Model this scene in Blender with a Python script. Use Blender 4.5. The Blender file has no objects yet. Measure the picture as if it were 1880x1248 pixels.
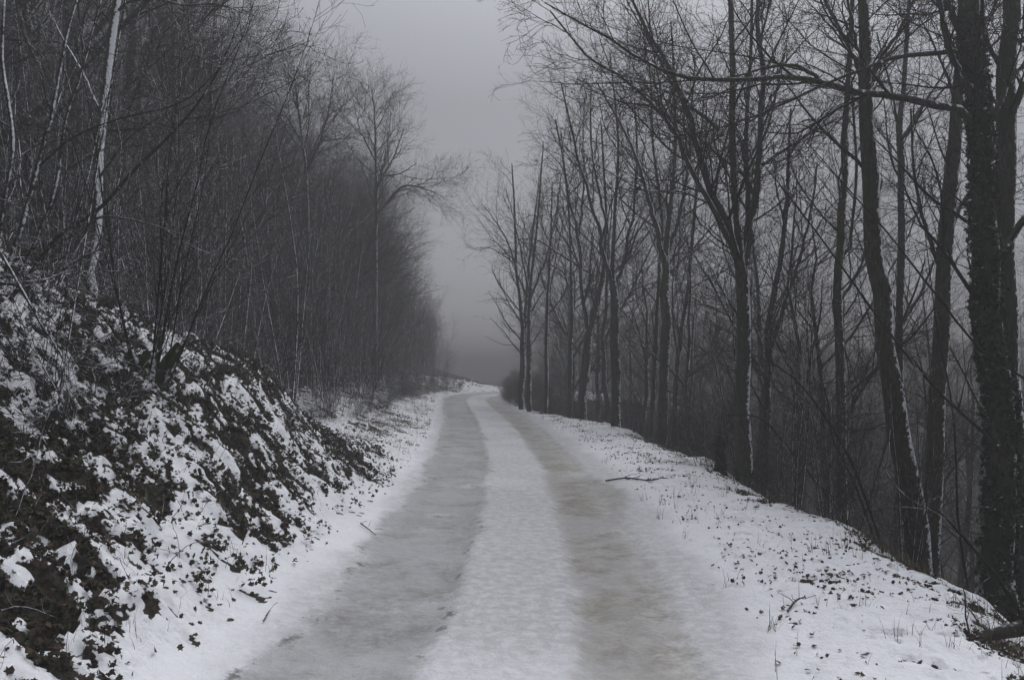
import bpy, math
import numpy as np
from mathutils import Vector

# ------------------------------------------------------------------ camera, light, exposure
sc = bpy.context.scene
COL = sc.collection
F = 1462.0 / 1880.0
CAM_H = 1.74
PITCH = math.atan(37.0 / 1462.0)
cam_d = bpy.data.cameras.new("camera"); cam = bpy.data.objects.new("camera", cam_d); COL.objects.link(cam)
cam_d.sensor_width = 36.0; cam_d.lens = 36.0 * F; cam_d.clip_start = 0.05; cam_d.clip_end = 1500
cam.location = (0, 0, CAM_H); cam.rotation_euler = (math.radians(90) + PITCH, 0, 0)
sc.camera = cam

SUN_EL, SUN_AZ = math.radians(62), math.radians(35)
world = bpy.data.worlds.new("World"); sc.world = world; world.use_nodes = True
nt = world.node_tree; nt.nodes.clear()
sky = nt.nodes.new("ShaderNodeTexSky"); sky.sky_type = 'NISHITA'; sky.sun_disc = False
sky.sun_elevation = SUN_EL; sky.sun_rotation = SUN_AZ; sky.dust_density = 4.0; sky.altitude = 400
hs = nt.nodes.new("ShaderNodeHueSaturation"); hs.inputs["Saturation"].default_value = 0.12
tc = nt.nodes.new("ShaderNodeTexCoord"); sep = nt.nodes.new("ShaderNodeSeparateXYZ")
mr = nt.nodes.new("ShaderNodeMapRange"); mr.inputs[1].default_value = 0.38; mr.inputs[2].default_value = 0.95
mr.inputs[3].default_value = 1.85; mr.inputs[4].default_value = 3.0
mul = nt.nodes.new("ShaderNodeVectorMath"); mul.operation = 'SCALE'
bg = nt.nodes.new("ShaderNodeBackground"); bg.inputs[1].default_value = 0.11
wo = nt.nodes.new("ShaderNodeOutputWorld")
L = nt.links.new
L(sky.outputs[0], hs.inputs["Color"]); L(tc.outputs["Generated"], sep.inputs[0]); L(sep.outputs[2], mr.inputs[0])
L(hs.outputs[0], mul.inputs[0]); L(mr.outputs[0], mul.inputs[3]); 
tn = nt.nodes.new("ShaderNodeVectorMath"); tn.operation = 'MULTIPLY'; tn.inputs[1].default_value = (0.975, 0.985, 1.05)
L(mul.outputs[0], tn.inputs[0]); L(tn.outputs[0], bg.inputs[0]); L(bg.outputs[0], wo.inputs[0])

sl = bpy.data.lights.new("sun", 'SUN'); so = bpy.data.objects.new("sun", sl); COL.objects.link(so)
sl.energy = 1.2; sl.angle = math.radians(50); sl.color = (1.0, 0.985, 0.96)
sd = Vector((math.sin(SUN_AZ) * math.cos(SUN_EL), math.cos(SUN_AZ) * math.cos(SUN_EL), math.sin(SUN_EL)))
so.rotation_euler = sd.to_track_quat('Z', 'Y').to_euler()

sc.view_settings.view_transform = 'Standard'; sc.view_settings.look = 'None'
sc.view_settings.exposure = 0.10; sc.view_settings.gamma = 1.0
cy = sc.cycles
cy.max_bounces = 5; cy.diffuse_bounces = 3; cy.glossy_bounces = 2; cy.volume_bounces = 1; cy.transparent_max_bounces = 4
cy.use_denoising = True
try: cy.denoiser = 'OPENIMAGEDENOISE'
except Exception: pass

rng = np.random.default_rng(7)

# ------------------------------------------------------------------ helpers
def W(px, py, d):
    """photo pixel + distance ahead -> world point"""
    x = (px - 940) / 1462.0; u = (624 - py) / 1462.0
    cp, sp = math.cos(PITCH), math.sin(PITCH)
    fy = cp - u * sp; fz = sp + u * cp
    return np.array([x / fy * d, d, CAM_H + fz / fy * d])

def sm(a, b, x):
    t = np.clip((x - a) / (b - a), 0, 1); return t * t * (3 - 2 * t)

def prop(o, label=None, cat=None, group=None, kind=None):
    if label: o["label"] = label
    if cat: o["category"] = cat
    if group: o["group"] = group
    if kind: o["kind"] = kind
    return o

def empty(name, loc, label, cat, group=None):
    o = bpy.data.objects.new(name, None); COL.objects.link(o); o.location = loc
    o.empty_display_size = 0.2
    return prop(o, label, cat, group)

def mesh_obj(name, V, Fa, mat, parent=None, smooth=True, attrs=None):
    """V (n,3); Fa (m,k) quads or tris"""
    me = bpy.data.meshes.new(name)
    V = np.ascontiguousarray(V, dtype=np.float32); Fa = np.ascontiguousarray(Fa, dtype=np.int32)
    n, k = Fa.shape
    me.vertices.add(len(V)); me.vertices.foreach_set("co", V.ravel())
    me.loops.add(n * k); me.loops.foreach_set("vertex_index", Fa.ravel())
    me.polygons.add(n); me.polygons.foreach_set("loop_start", np.arange(n, dtype=np.int32) * k)
    try: me.polygons.foreach_set("loop_total", np.full(n, k, dtype=np.int32))
    except Exception: pass
    me.polygons.foreach_set("use_smooth", np.full(n, smooth, dtype=bool))
    me.update(calc_edges=True)
    for an, av in (attrs or {}).items():
        if av.ndim == 1:
            a = me.attributes.new(an, 'FLOAT', 'POINT'); a.data.foreach_set("value", av.astype(np.float32))
        else:
            a = me.attributes.new(an, 'FLOAT_COLOR', 'POINT')
            a.data.foreach_set("color", np.hstack([av, np.ones((len(av), 1))]).astype(np.float32).ravel())
    me.materials.append(mat)
    o = bpy.data.objects.new(name, me); COL.objects.link(o)
    if parent is not None: o.parent = parent
    return o

_tabs = {}
def vnoise(x, y, seed):
    if seed not in _tabs: _tabs[seed] = np.random.default_rng(1000 + seed).random((256, 256)) * 2 - 1
    T = _tabs[seed]
    xi = np.floor(x).astype(int); yi = np.floor(y).astype(int); fx = x - xi; fy = y - yi
    fx = fx * fx * fx * (fx * (fx * 6 - 15) + 10); fy = fy * fy * fy * (fy * (fy * 6 - 15) + 10)
    a, b, c, d = xi & 255, yi & 255, (xi + 1) & 255, (yi + 1) & 255
    return (T[a, b] * (1 - fx) + T[c, b] * fx) * (1 - fy) + (T[a, d] * (1 - fx) + T[c, d] * fx) * fy

def fbm(x, y, f, seed, octv=4, gain=0.5):
    s = 0; a = 1.0; tot = 0; ca, sa = 0.8, 0.6
    x = x * f; y = y * f
    for i in range(octv):
        s = s + a * vnoise(x + 17.3 * i, y - 9.1 * i, seed + i); tot += a; a *= gain
        x, y = (x * ca - y * sa) * 2.03, (x * sa + y * ca) * 2.03
    return s / tot

# ------------------------------------------------------------------ road centreline and terrain height
CL = np.array([(-.22, -12), (-.2, -5), (-.18, 2), (-.05, 4.5), (.08, 7.5), (.06, 10.6), (0, 13.5), (-.25, 18.3), (-.6, 23.3), (-1.22, 30.3),
               (-1.6, 35.5), (-1.45, 39), (-.6, 42), (1.2, 45), (3.6, 48), (6.5, 52), (9, 57), (10, 64), (9, 74), (6, 95)], float)
def resample(P, n):
    """Catmull-Rom through P, n points"""
    P = np.asarray(P, float); m = len(P)
    E = np.vstack([2 * P[0] - P[1], P, 2 * P[-1] - P[-2]])
    t = np.linspace(0, m - 1 - 1e-6, n); i = t.astype(int); f = (t - i)[:, None]
    p0, p1, p2, p3 = E[i], E[i + 1], E[i + 2], E[i + 3]
    return 0.5 * (2 * p1 + (p2 - p0) * f + (2 * p0 - 5 * p1 + 4 * p2 - p3) * f ** 2 + (3 * p1 - p0 - 3 * p2 + p3) * f ** 3)
CLd = resample(CL, 260)

def road_u(x, y):
    """signed sideways distance from the road's centreline"""
    sh = np.shape(x); x = np.ravel(x).astype(float); y = np.ravel(y).astype(float)
    out = np.empty_like(x); a = CLd[:-1]; b = CLd[1:]; ab = b - a; l2 = (ab ** 2).sum(1)
    for s in range(0, len(x), 20000):
        p = np.stack([x[s:s + 20000], y[s:s + 20000]], 1)
        ap = p[:, None] - a[None]
        t = np.clip((ap * ab).sum(2) / l2, 0, 1)
        dv = ap - t[..., None] * ab
        d2 = (dv ** 2).sum(2); k = d2.argmin(1); r = np.arange(len(k))
        sg = np.sign(ab[k, 1] * ap[r, k, 0] - ab[k, 0] * ap[r, k, 1])
        out[s:s + 20000] = sg * np.sqrt(d2[r, k])
    return out.reshape(sh)

def sp(x, w):  # smooth positive part
    return 0.5 * (x + np.sqrt(x * x + w * w)) - 0.5 * w * 0

def edge_u(x, y):
    e = 3.32 + 0.16 * np.sin(y * 0.9 + 1.0) + 0.10 * np.sin(y * 2.3) - 1.5 * sm(20, 30, y) + 1.0 * sm(34, 42, y)
    return e

def height(x, y, u=None, fine=True):
    x = np.asarray(x, float); y = np.asarray(y, float)
    if u is None: u = road_u(x, y)
    l = -u
    # near bank on the left, ending at a small side track
    ye = 12.6 + np.clip((l - 2.0), 0, 9) * -1.55; ye = np.maximum(ye, 9.3)
    ye = ye + 0.5 * fbm(x, y, 0.9, 50, 2)
    wb = 1 - sm(-0.5, 0.9, y - ye)
    hb = 0.98 * (sp(l - 1.92, 0.3)); hb = 9 * np.tanh(hb / 9) * (1 - sm(3.5, 9, l) * 0.25) + 0.22 * np.sin(x * 1.6 + y * .7) * sm(2, 3.4, l)
    hf = 0.26 * sp(l - 1.75, 0.35) + 0.36 * sp(l - 4.6, 1.2)
    hf = 9 * np.tanh(hf / 9) * (1 - .92 * sm(42, 62, y))
    far = sm(13, 18, y)
    track = 1 - 0.25 * (1 - far) * sm(2, 4, l)
    left = wb * hb + (1 - wb) * hf * track
    left = np.where(l > 1, left, left * sm(0, 1, l))
    # right shoulder and drop
    e = edge_u(x, y)
    r = u - e
    drop = sp(r, 0.35)
    right = -0.82 * drop + 0.6 * sp(r - 16, 5) * sm(4, 16, r)
    right = np.maximum(right, -14)
    h = np.where(u > 0, right, left)
    # shoulder swell
    h = h + 0.06 * sm(1.2, 2.2, u) * (1 - sm(0, 1.0, r))
    # road beyond the bend falls away
    q = sp(y - 45.5, 2.0)
    h = h - 0.13 * np.minimum(q, 60)
    # undulations
    am = sm(1.7, 3.5, l) + sm(2.2, 3.4, u)
    h = h + am * (0.10 * fbm(x, y, 0.8, 3, 3) + 0.05 * fbm(x, y, 2.7, 9, 2))
    if fine:
        # wheel ruts, snow crown
        rl = sm(-1.55, -1.2, u) * (1 - sm(-0.55, -0.4, u)); rr = sm(0.38, 0.5, u) * (1 - sm(1.05, 1.25, u))
        h = h - 0.035 * (rl + rr)
        h = h + 0.012 * fbm(x, y, 2.2, 21, 3) + 0.006 * fbm(x, y, 9, 25, 2)
    return h

def snow_mask(x, y, u):
    """1 = snow lies, 0 = leaves and earth show"""
    l = -u
    n = 0.5 * fbm(x, y * 1.0, 1.3, 60, 3, 0.6) + 0.6 * fbm(x, y, 5.0, 64, 4, .6) + 0.75 * fbm(x, y, 14, 70, 3, .6)
    ye = np.maximum(12.6 + np.clip((l - 2.0), 0, 9) * -1.55, 9.3)
    onbank = (1 - sm(-0.3, 0.8, y - ye)) * sm(1.62, 2.1 + .25 * vnoise(y * 1.1, x * 0 + 3, 7), l)
    nearcut = onbank
    bare = (-0.30 + 0.40 * sm(1.6, 2.5, l) + 0.10 * sm(2.6, 3.6, l) + .13 * (1 - sm(4.5, 7.0, y))) * nearcut - 0.9 * (1 - nearcut)
    # verge beyond the side track: mostly snow with grass
    bare = np.maximum(bare, -0.42 * 1.0 + 0.33 * sm(13.5, 16, y) * sm(1.9, 3.0, l))
    # under the thicket and on the slope to the right
    bare = np.maximum(bare, np.where(y > 14, sm(3.9, 5.0, l) * 0.8 + (sm(3.9, 5.0, l) - 1), -1))
    bare = np.maximum(bare, -0.9 + 1.4 * sm(5.5, 9, l))
    e = edge_u(x, y); r = u - e
    edge = np.exp(-((r + 0.05) / 0.28) ** 2)
    bare = np.where(u > 0, -0.95 + .22 * sm(1.4, 2.4, u) + 0.75 * edge + 1.9 * sm(0.15, 0.8, r), bare)
    v = n - bare * 0.75 - 0.0
    s = sm(-0.1, 0.06, v + 0.02)
    s = np.where((l < 1.7) & (u < 1.6), 1.0, s)
    return s

# ------------------------------------------------------------------ materials
def new_mat(name):
    m = bpy.data.materials.new(name); m.use_nodes = True
    n = m.node_tree.nodes; b = n["Principled BSDF"]; return m, m.node_tree, b
def node(t, typ, **kw):
    n = t.nodes.new(typ)
    for k, v in kw.items(): setattr(n, k, v)
    return n
def math_n(t, op, a, b=None, c=None, clamp=False):
    n = t.nodes.new("ShaderNodeMath"); n.operation = op; n.use_clamp = clamp
    for i, v in enumerate((a, b, c)):
        if v is None: continue
        if isinstance(v, (int, float)): n.inputs[i].default_value = v
        else: t.links.new(v, n.inputs[i])
    return n.outputs[0]
def mixc(t, fac, a, b):
    n = t.nodes.new("ShaderNodeMix"); n.data_type = 'RGBA'
    for inp, v in ((n.inputs[0], fac), (n.inputs[6], a), (n.inputs[7], b)):
        if isinstance(v, (int, float)): inp.default_value = v
        elif isinstance(v, tuple): inp.default_value = (*v, 1)
        else: t.links.new(v, inp)
    return n.outputs[2]
def noise(t, scale, detail=3, rough=0.55, vec=None, dist=0.0):
    n = t.nodes.new("ShaderNodeTexNoise"); n.inputs["Scale"].default_value = scale
    n.inputs["Detail"].default_value = detail; n.inputs["Roughness"].default_value = rough; n.inputs["Distortion"].default_value = dist
    if vec is None:
        g = t.nodes.new("ShaderNodeNewGeometry"); vec = g.outputs["Position"]
    t.links.new(vec, n.inputs["Vector"]); return n.outputs["Fac"]
def ramp(t, v, lo, hi):
    n = t.nodes.new("ShaderNodeMapRange"); n.interpolation_type = 'SMOOTHSTEP'
    t.links.new(v, n.inputs[0]); n.inputs[1].default_value = lo; n.inputs[2].default_value = hi; return n.outputs[0]

SNOW = (0.83, 0.84, 0.88)
SNOWDIR = Vector((0.80, -0.52, 0.30)).normalized()
def bark(name, c1, c2, thr, w, nscale, nstr, moss=None, bumpd=0.02):
    m, t, b = new_mat(name)
    g = node(t, "ShaderNodeNewGeometry")
    dt = node(t, "ShaderNodeVectorMath", operation='DOT_PRODUCT'); t.links.new(g.outputs["Normal"], dt.inputs[0]); dt.inputs[1].default_value = SNOWDIR
    n1 = noise(t, nscale, 4, 0.6)
    n2 = noise(t, 3.0, 2)
    zz = node(t, "ShaderNodeSeparateXYZ"); t.links.new(g.outputs["Normal"], zz.inputs[0])
    dv = math_n(t, 'MAXIMUM', dt.outputs["Value"], math_n(t, 'MULTIPLY', zz.outputs[2], 0.98))
    val = math_n(t, 'ADD', dv, math_n(t, 'MULTIPLY', math_n(t, 'SUBTRACT', n1, 0.5), nstr))
    val = math_n(t, 'ADD', val, math_n(t, 'MULTIPLY', math_n(t, 'SUBTRACT', n2, 0.5), 0.5))
    s = ramp(t, val, thr, thr + w)
    mp = node(t, "ShaderNodeVectorMath", operation='MULTIPLY'); t.links.new(g.outputs["Position"], mp.inputs[0]); mp.inputs[1].default_value = (1, 1, 0.25)
    bn = noise(t, 38, 4, 0.65, mp.outputs[0])
    col = mixc(t, ramp(t, bn, 0.35, 0.7), c1, c2)
    if moss:
        mn = math_n(t, 'MULTIPLY', ramp(t, noise(t, 2.2, 3), 0.45, 0.6), 0.8)
        col = mixc(t, mn, col, moss)
    col = mixc(t, s, col, SNOW)
    t.links.new(col, b.inputs["Base Color"]); b.inputs["Roughness"].default_value = 0.85
    b.inputs["Specular IOR Level"].default_value = 0.2
    bp = node(t, "ShaderNodeBump"); bp.inputs["Distance"].default_value = bumpd; bp.inputs["Strength"].default_value = 0.7
    t.links.new(math_n(t, 'ADD', bn, s), bp.inputs["Height"]); t.links.new(bp.outputs[0], b.inputs["Normal"])
    return m
M_TRUNK = bark("bark_with_driven_snow", (.016, .015, .012), (.066, .063, .048), 0.84, 0.14, 20, 1.0, moss=(.03, .033, .02))
M_LIMB = bark("limb_bark", (.015, .014, .012), (.04, .037, .031), 0.76, 0.2, 30, 0.9)
M_TWIG = bark("twig_bark", (.014, .012, .010), (.03, .027, .022), 0.82, 0.3, 22, 1.1, bumpd=0.001)
M_TWIGDRY = bark("upper_twig_bark", (.011, .010, .008), (.024, .022, .018), 0.96, 0.3, 22, 0.9, bumpd=0.001)
M_STEM = bark("thicket_stem_bark", (.016, .014, .010), (.042, .036, .027), 0.70, 0.25, 18, 1.2, bumpd=0.003)
M_STEMTWIG = bark("thicket_twig_bark", (.014, .012, .008), (.034, .027, .019), 0.84, 0.35, 26, 1.5, bumpd=0.001)
M_MOSSY = bark("mossy_bark", (.03, .03, .02), (.05, .05, .03), 0.85, 0.2, 20, 0.6, moss=(.035, .048, .012))

def vcol_mat(name, rough=0.8, snow_thr=None, trans=0.0):
    m, t, b = new_mat(name)
    a = node(t, "ShaderNodeAttribute", attribute_name="tint")
    col = a.outputs["Color"]
    col = mixc(t, math_n(t, 'MULTIPLY', ramp(t, noise(t, 60, 2), 0.3, 0.7), 0.5), col, (0.012, 0.010, 0.007))
    if snow_thr is not None:
        g = node(t, "ShaderNodeNewGeometry")
        z = node(t, "ShaderNodeSeparateXYZ"); t.links.new(g.outputs["Normal"], z.inputs[0])
        v = math_n(t, 'ADD', math_n(t, 'ABSOLUTE', z.outputs[2]), math_n(t, 'MULTIPLY', math_n(t, 'SUBTRACT', noise(t, 14, 3), 0.5), 1.6))
        col = mixc(t, ramp(t, v, snow_thr, snow_thr + 0.15), col, SNOW)
    t.links.new(col, b.inputs["Base Color"]); b.inputs["Roughness"].default_value = rough
    b.inputs["Specular IOR Level"].default_value = 0.25
    return m
M_LEAF = vcol_mat("dead_leaf", 0.75)
M_IVY = vcol_mat("ivy_leaf", 0.5, 0.98)
M_GRASS = vcol_mat("withered_grass", 0.8)

# ground
def ground_mat():
    m, t, b = new_mat("snowy_ground")
    A = lambda n: node(t, "ShaderNodeAttribute", attribute_name=n).outputs["Fac"]
    s, rl, rr, cr = A("snow"), A("rut_grey"), A("rut_brown"), A("crown")
    nf = noise(t, 14, 5, 0.62); nm = noise(t, 3.2, 4, 0.6); nc = noise(t, 60, 4, 0.6); n9 = noise(t, 11, 6, 0.72, dist=0.3)
    eg = math_n(t, 'ADD', math_n(t, 'MULTIPLY', math_n(t, 'SUBTRACT', noise(t, 26, 5, 0.7), 0.5), 0.8), math_n(t, 'MULTIPLY', math_n(t, 'SUBTRACT', noise(t, 4.5, 4, 0.6), 0.5), 0.9))
    rl = math_n(t, 'MULTIPLY', ramp(t, math_n(t, 'ADD', rl, eg), 0.02, 1.15), 0.92); rr = math_n(t, 'MULTIPLY', ramp(t, math_n(t, 'ADD', rr, eg), 0.02, 1.1), 0.93)
    snow = mixc(t, math_n(t, 'MULTIPLY', ramp(t, nm, 0.35, 0.75), 0.35), (0.80, 0.81, 0.835), (0.66, 0.672, 0.70))
    crown = mixc(t, ramp(t, n9, 0.38, 0.66), (0.42, 0.422, 0.43), (0.60, 0.603, 0.615))
    ice = mixc(t, ramp(t, n9, 0.3, 0.72), (0.165, 0.165, 0.162), (0.33, 0.33, 0.328))
    ice = mixc(t, math_n(t, 'MULTIPLY', ramp(t, nf, 0.45, 0.75), 0.3), ice, (0.24, 0.24, 0.235))
    slush = mixc(t, ramp(t, n9, 0.32, 0.7), (0.165, 0.148, 0.105), (0.325, 0.307, 0.255))
    slush = mixc(t, math_n(t, 'MULTIPLY', ramp(t, nc, 0.6, 0.8), 0.35), slush, (0.09, 0.08, 0.065))
    col = mixc(t, cr, snow, crown)
    col = mixc(t, rl, col, ice); col = mixc(t, rr, col, slush)
    ed = math_n(t, 'MULTIPLY', ramp(t, rl, 0.08, 0.3), math_n(t, 'SUBTRACT', 1.0, ramp(t, rl, 0.4, 0.75)))
    ed = math_n(t, 'MULTIPLY', math_n(t, 'MULTIPLY', ed, ramp(t, noise(t, 5.5, 5, 0.7), 0.52, 0.66)), 0.75)
    col = mixc(t, ed, col, (0.11, 0.105, 0.095))
    big = ramp(t, noise(t, 1.3, 4, 0.6, dist=0.6), 0.35, 0.65)
    wetm = math_n(t, 'MULTIPLY', math_n(t, 'MAXIMUM', rl, rr), math_n(t, 'MULTIPLY', big, 0.38))
    col = mixc(t, wetm, col, (0.50, 0.503, 0.515))
    earth = mixc(t, ramp(t, n9, 0.35, 0.65), (0.012, 0.010, 0.007), (0.04, 0.031, 0.02))
    ed = math_n(t, 'MULTIPLY', ramp(t, rl, 0.08, 0.3), math_n(t, 'SUBTRACT', 1.0, ramp(t, rl, 0.4, 0.75)))
    ed = math_n(t, 'MULTIPLY', math_n(t, 'MULTIPLY', ed, ramp(t, noise(t, 5.5, 5, 0.7), 0.52, 0.66)), 0.75)
    col = mixc(t, ed, col, (0.11, 0.105, 0.095))
    big = ramp(t, noise(t, 1.3, 4, 0.6, dist=0.6), 0.35, 0.65)
    wetm = math_n(t, 'MULTIPLY', math_n(t, 'MAXIMUM', rl, rr), math_n(t, 'MULTIPLY', big, 0.38))
    col = mixc(t, wetm, col, (0.50, 0.503, 0.515))
    earth = mixc(t, math_n(t, 'MULTIPLY', ramp(t, nc, 0.6, 0.75), 0.5), earth, (0.07, 0.05, 0.03))
    # crisp, ragged edge of the snow cover
    sv = math_n(t, 'ADD', s, math_n(t, 'MULTIPLY', math_n(t, 'SUBTRACT', noise(t, 34, 4, 0.65), 0.5), 0.7))
    sr = ramp(t, sv, 0.42, 0.56)
    col = mixc(t, sr, earth, col)
    t.links.new(col, b.inputs["Base Color"])
    wet = math_n(t, 'MAXIMUM', rl, rr)
    rg = node(t, "ShaderNodeMapRange"); t.links.new(wet, rg.inputs[0]); rg.inputs[3].default_value = 0.8; rg.inputs[4].default_value = 0.42
    t.links.new(rg.outputs[0], b.inputs["Roughness"]); b.inputs["Specular IOR Level"].default_value = 0.35
    h = math_n(t, 'ADD', math_n(t, 'MULTIPLY', n9, 1.0), math_n(t, 'MULTIPLY', nf, 0.6))
    h = math_n(t, 'ADD', h, math_n(t, 'MULTIPLY', nc, 0.15)); h = math_n(t, 'ADD', h, math_n(t, 'MULTIPLY', nm, 1.6))
    bp = node(t, "ShaderNodeBump"); bp.inputs["Strength"].default_value = 0.65; bp.inputs["Distance"].default_value = 0.05
    t.links.new(h, bp.inputs["Height"]); t.links.new(bp.outputs[0], b.inputs["Normal"])
    return m
M_GROUND = ground_mat()

# ------------------------------------------------------------------ ground sheet
def axis(segs):
    out = [segs[0][0]]
    for a, b, s in segs:
        n = max(1, int(round((b - a) / s))); out += list(np.linspace(a, b, n + 1)[1:])
    return np.array(out)
xs = axis([(-45, -25, 4), (-25, -12, 1), (-12, -7, .15), (-7, -5, .05), (-5, -1.2, .028), (-1.2, 1.4, .05), (1.4, 3.9, .03), (3.9, 6, .1), (6, 14, .5), (14, 45, 3)])
ys = [-10.0, -6.0, 0.0, 1.5, 2.5, 3.0]
while ys[-1] < 76: ys.append(ys[-1] + max(0.028, 0.0045 * ys[-1] if ys[-1] < 50 else 0.03 * ys[-1]))
ys = np.array(ys)
X, Y = np.meshgrid(xs, ys); U = road_u(X, Y)
Sn = snow_mask(X, Y, U)
Z = height(X, Y, U)
off = sm(1.7, 2.2, np.abs(U))
Z = Z - off * .05 * sm(.25, .6, fbm(X, Y, 2.6, 47, 3)) * Sn + off * (U < 0) * (Y < 14) * .16 * np.abs(fbm(X, Y, 1.9, 57, 3))
Z = Z + off * ((Sn - 0.5) * 0.045 + (1 - Sn) * 0.05 * fbm(X, Y, 9, 33, 3) + Sn * 0.03 * fbm(X, Y, 5, 36, 4, .6) + Sn * .03 * fbm(X * .6, Y * 1.3, 2.2, 39, 2))
wob = 0.10 * fbm(X, Y, 1.3, 80, 3) + 0.07 * fbm(X, Y, 6, 84, 3)
wobL = 0.22 * fbm(X, Y, 0.9, 90, 4, .6)
rL = sm(-1.52, -1.28, U + wobL * 0.8) * (1 - sm(-0.55, -0.30, U + wob))
rR = sm(0.30, 0.58, U + wob) * (1 - sm(1.02, 1.28, U + wob * 0.6 - 0.25 * np.exp(-((Y - 10.6) / 1.2) ** 2)))
# snow bridges across the ruts
rL = rL * (1 - 0.4 * sm(0.25, 0.6, fbm(X * .55, Y * 1.7, 0.9, 95, 3)))
rR = rR * (1 - 0.25 * sm(0.25, 0.6, fbm(X * .55, Y * 1.5, 0.9, 98, 3)))
# wheel wear in the middle of each rut
rL = rL * (0.78 + 0.22 * np.exp(-((U + 0.85) / 0.42) ** 2)); rR = rR * (0.7 + 0.3 * np.exp(-((U - 0.72) / 0.26) ** 2))
Cr = (1 - sm(0.5, 1.0, np.abs(U))) * 0.9 * (0.6 + 0.4 * sm(-.4, .4, fbm(X, Y, .5, 44, 3)))
Cr = np.maximum(Cr, 0.8 * sm(1.0, 1.15, np.abs(U)) * (1 - sm(1.3, 1.75, np.abs(U) + wobL)))
ny, nx = X.shape
idx = np.arange(ny * nx).reshape(ny, nx)
quads = np.stack([idx[:-1, :-1], idx[:-1, 1:], idx[1:, 1:], idx[1:, :-1]], -1).reshape(-1, 4)
ground = mesh_obj("ground", np.stack([X, Y, Z], -1).reshape(-1, 3), quads, M_GROUND,
                  attrs={"snow": Sn.ravel(), "rut_grey": rL.ravel(), "rut_brown": rR.ravel(), "crown": Cr.ravel()})
prop(ground, "snow covered forest road, verges and slopes", None, None, "structure")
print("ground verts", ny * nx)

def gz(x, y):
    return height(np.asarray(x, float), np.asarray(y, float), fine=True)

# ------------------------------------------------------------------ branch growth (vectorised)
def unit(v): return v / np.maximum(np.linalg.norm(v, axis=-1, keepdims=True), 1e-9)
def tubes(P, R, s):
    """P (N,K,3), R (N,K) -> verts, quads"""
    N, K, _ = P.shape
    T = unit(np.gradient(P, axis=1))
    m = unit(P[:, -1] - P[:, 0])
    ref = np.where(np.abs(m[:, 2:3]) > 0.8, np.array([[1., 0.13, 0.]]), np.array([[0., 0.1, 1.]]))
    A = unit(np.cross(T, ref[:, None])); B = np.cross(T, A)
    ph = np.arange(s) * 2 * math.pi / s
    V = P[:, :, None] + R[:, :, None, None] * (np.cos(ph)[None, None, :, None] * A[:, :, None] + np.sin(ph)[None, None, :, None] * B[:, :, None])
    base = np.arange(N)[:, None, None] * K * s + np.arange(K - 1)[None, :, None] * s + np.arange(s)[None, None]
    nxt = np.arange(N)[:, None, None] * K * s + np.arange(K - 1)[None, :, None] * s + ((np.arange(s) + 1) % s)[None, None]
    Q = np.stack([base, nxt, nxt + s, base + s], -1).reshape(-1, 4)
    return V.reshape(-1, 3), Q
def join(parts):
    Vs, Qs, o = [], [], 0
    for V, Q in parts:
        Vs.append(V); Qs.append(Q + o); o += len(V)
    return np.vstack(Vs), np.vstack(Qs)

def grow(P, R, per_m, t0, t1, L0, Lvar, ang, K, up, wander, rr, rg, taper=0.25, lean=None, lenfall=0.5, rmin=0.0012, minn=1, bias=None, relmax=None):
    """children on every parent: count by parent length, placed t0..t1"""
    N, Kp, _ = P.shape
    plen = np.linalg.norm(np.diff(P, axis=1), axis=2).sum(1)
    cnt = np.maximum(minn, np.round(plen * per_m * (t1 - t0) * rg.uniform(0.75, 1.25, N))).astype(int)
    pi = np.repeat(np.arange(N), cnt); n = len(pi)
    # stratified positions
    st = np.concatenate([(np.arange(c) + rg.random(c)) / c for c in cnt])
    t = t0 + (t1 - t0) * st
    f = t * (Kp - 1); i = np.minimum(f.astype(int), Kp - 2); fr = (f - i)[:, None]
    p = P[pi, i] * (1 - fr) + P[pi, i + 1] * fr
    r = R[pi, i] * (1 - fr[:, 0]) + R[pi, i + 1] * fr[:, 0]
    T = unit(P[pi, i + 1] - P[pi, i])
    rv = unit(rg.normal(size=(n, 3)) + (0 if bias is None else np.asarray(bias)[None]))
    perp = unit(rv - (rv * T).sum(1, keepdims=True) * T)
    a = np.radians(ang) * rg.uniform(0.7, 1.25, n)[:, None]
    d = unit(np.cos(a) * T + np.sin(a) * perp)
    Ln = L0 * (1 - lenfall * st) * rg.uniform(1 - Lvar, 1 + Lvar, n)
    if relmax: Ln = np.minimum(Ln, relmax * plen[pi])
    C = np.empty((n, K, 3)); C[:, 0] = p
    step = (Ln / (K - 1))[:, None]
    for k in range(1, K):
        C[:, k] = C[:, k - 1] + d * step
        d = d + wander * rg.normal(size=(n, 3)); d[:, 2] += up
        if lean is not None: d = d + np.asarray(lean)[None]
        d = unit(d)
    r0 = np.maximum(np.minimum(r * rr * rg.uniform(.8, 1.1, n), Ln * 0.012 + .002), rmin)
    RR = r0[:, None] * np.linspace(1, taper, K)[None]
    RR = np.maximum(RR, rmin * 0.8)
    return C, RR

def pad(polys, rads, K):
    P = np.stack([resample(p, K) for p in polys])
    R = np.stack([np.interp(np.linspace(0, 1, K), np.linspace(0, 1, len(r)), r) for r in rads])
    return P, R

def copy_tree(src, loc, rz, s, label=None, group=None, tilt=(0, 0)):
    r = src.copy(); COL.objects.link(r); r.location = loc; r.rotation_euler = (tilt[0], tilt[1], rz); r.scale = (s, s, s)
    if label: r["label"] = label
    if group: r["group"] = group
    for ch in src.children:
        c = ch.copy(); COL.objects.link(c); c.parent = r
    return r

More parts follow.
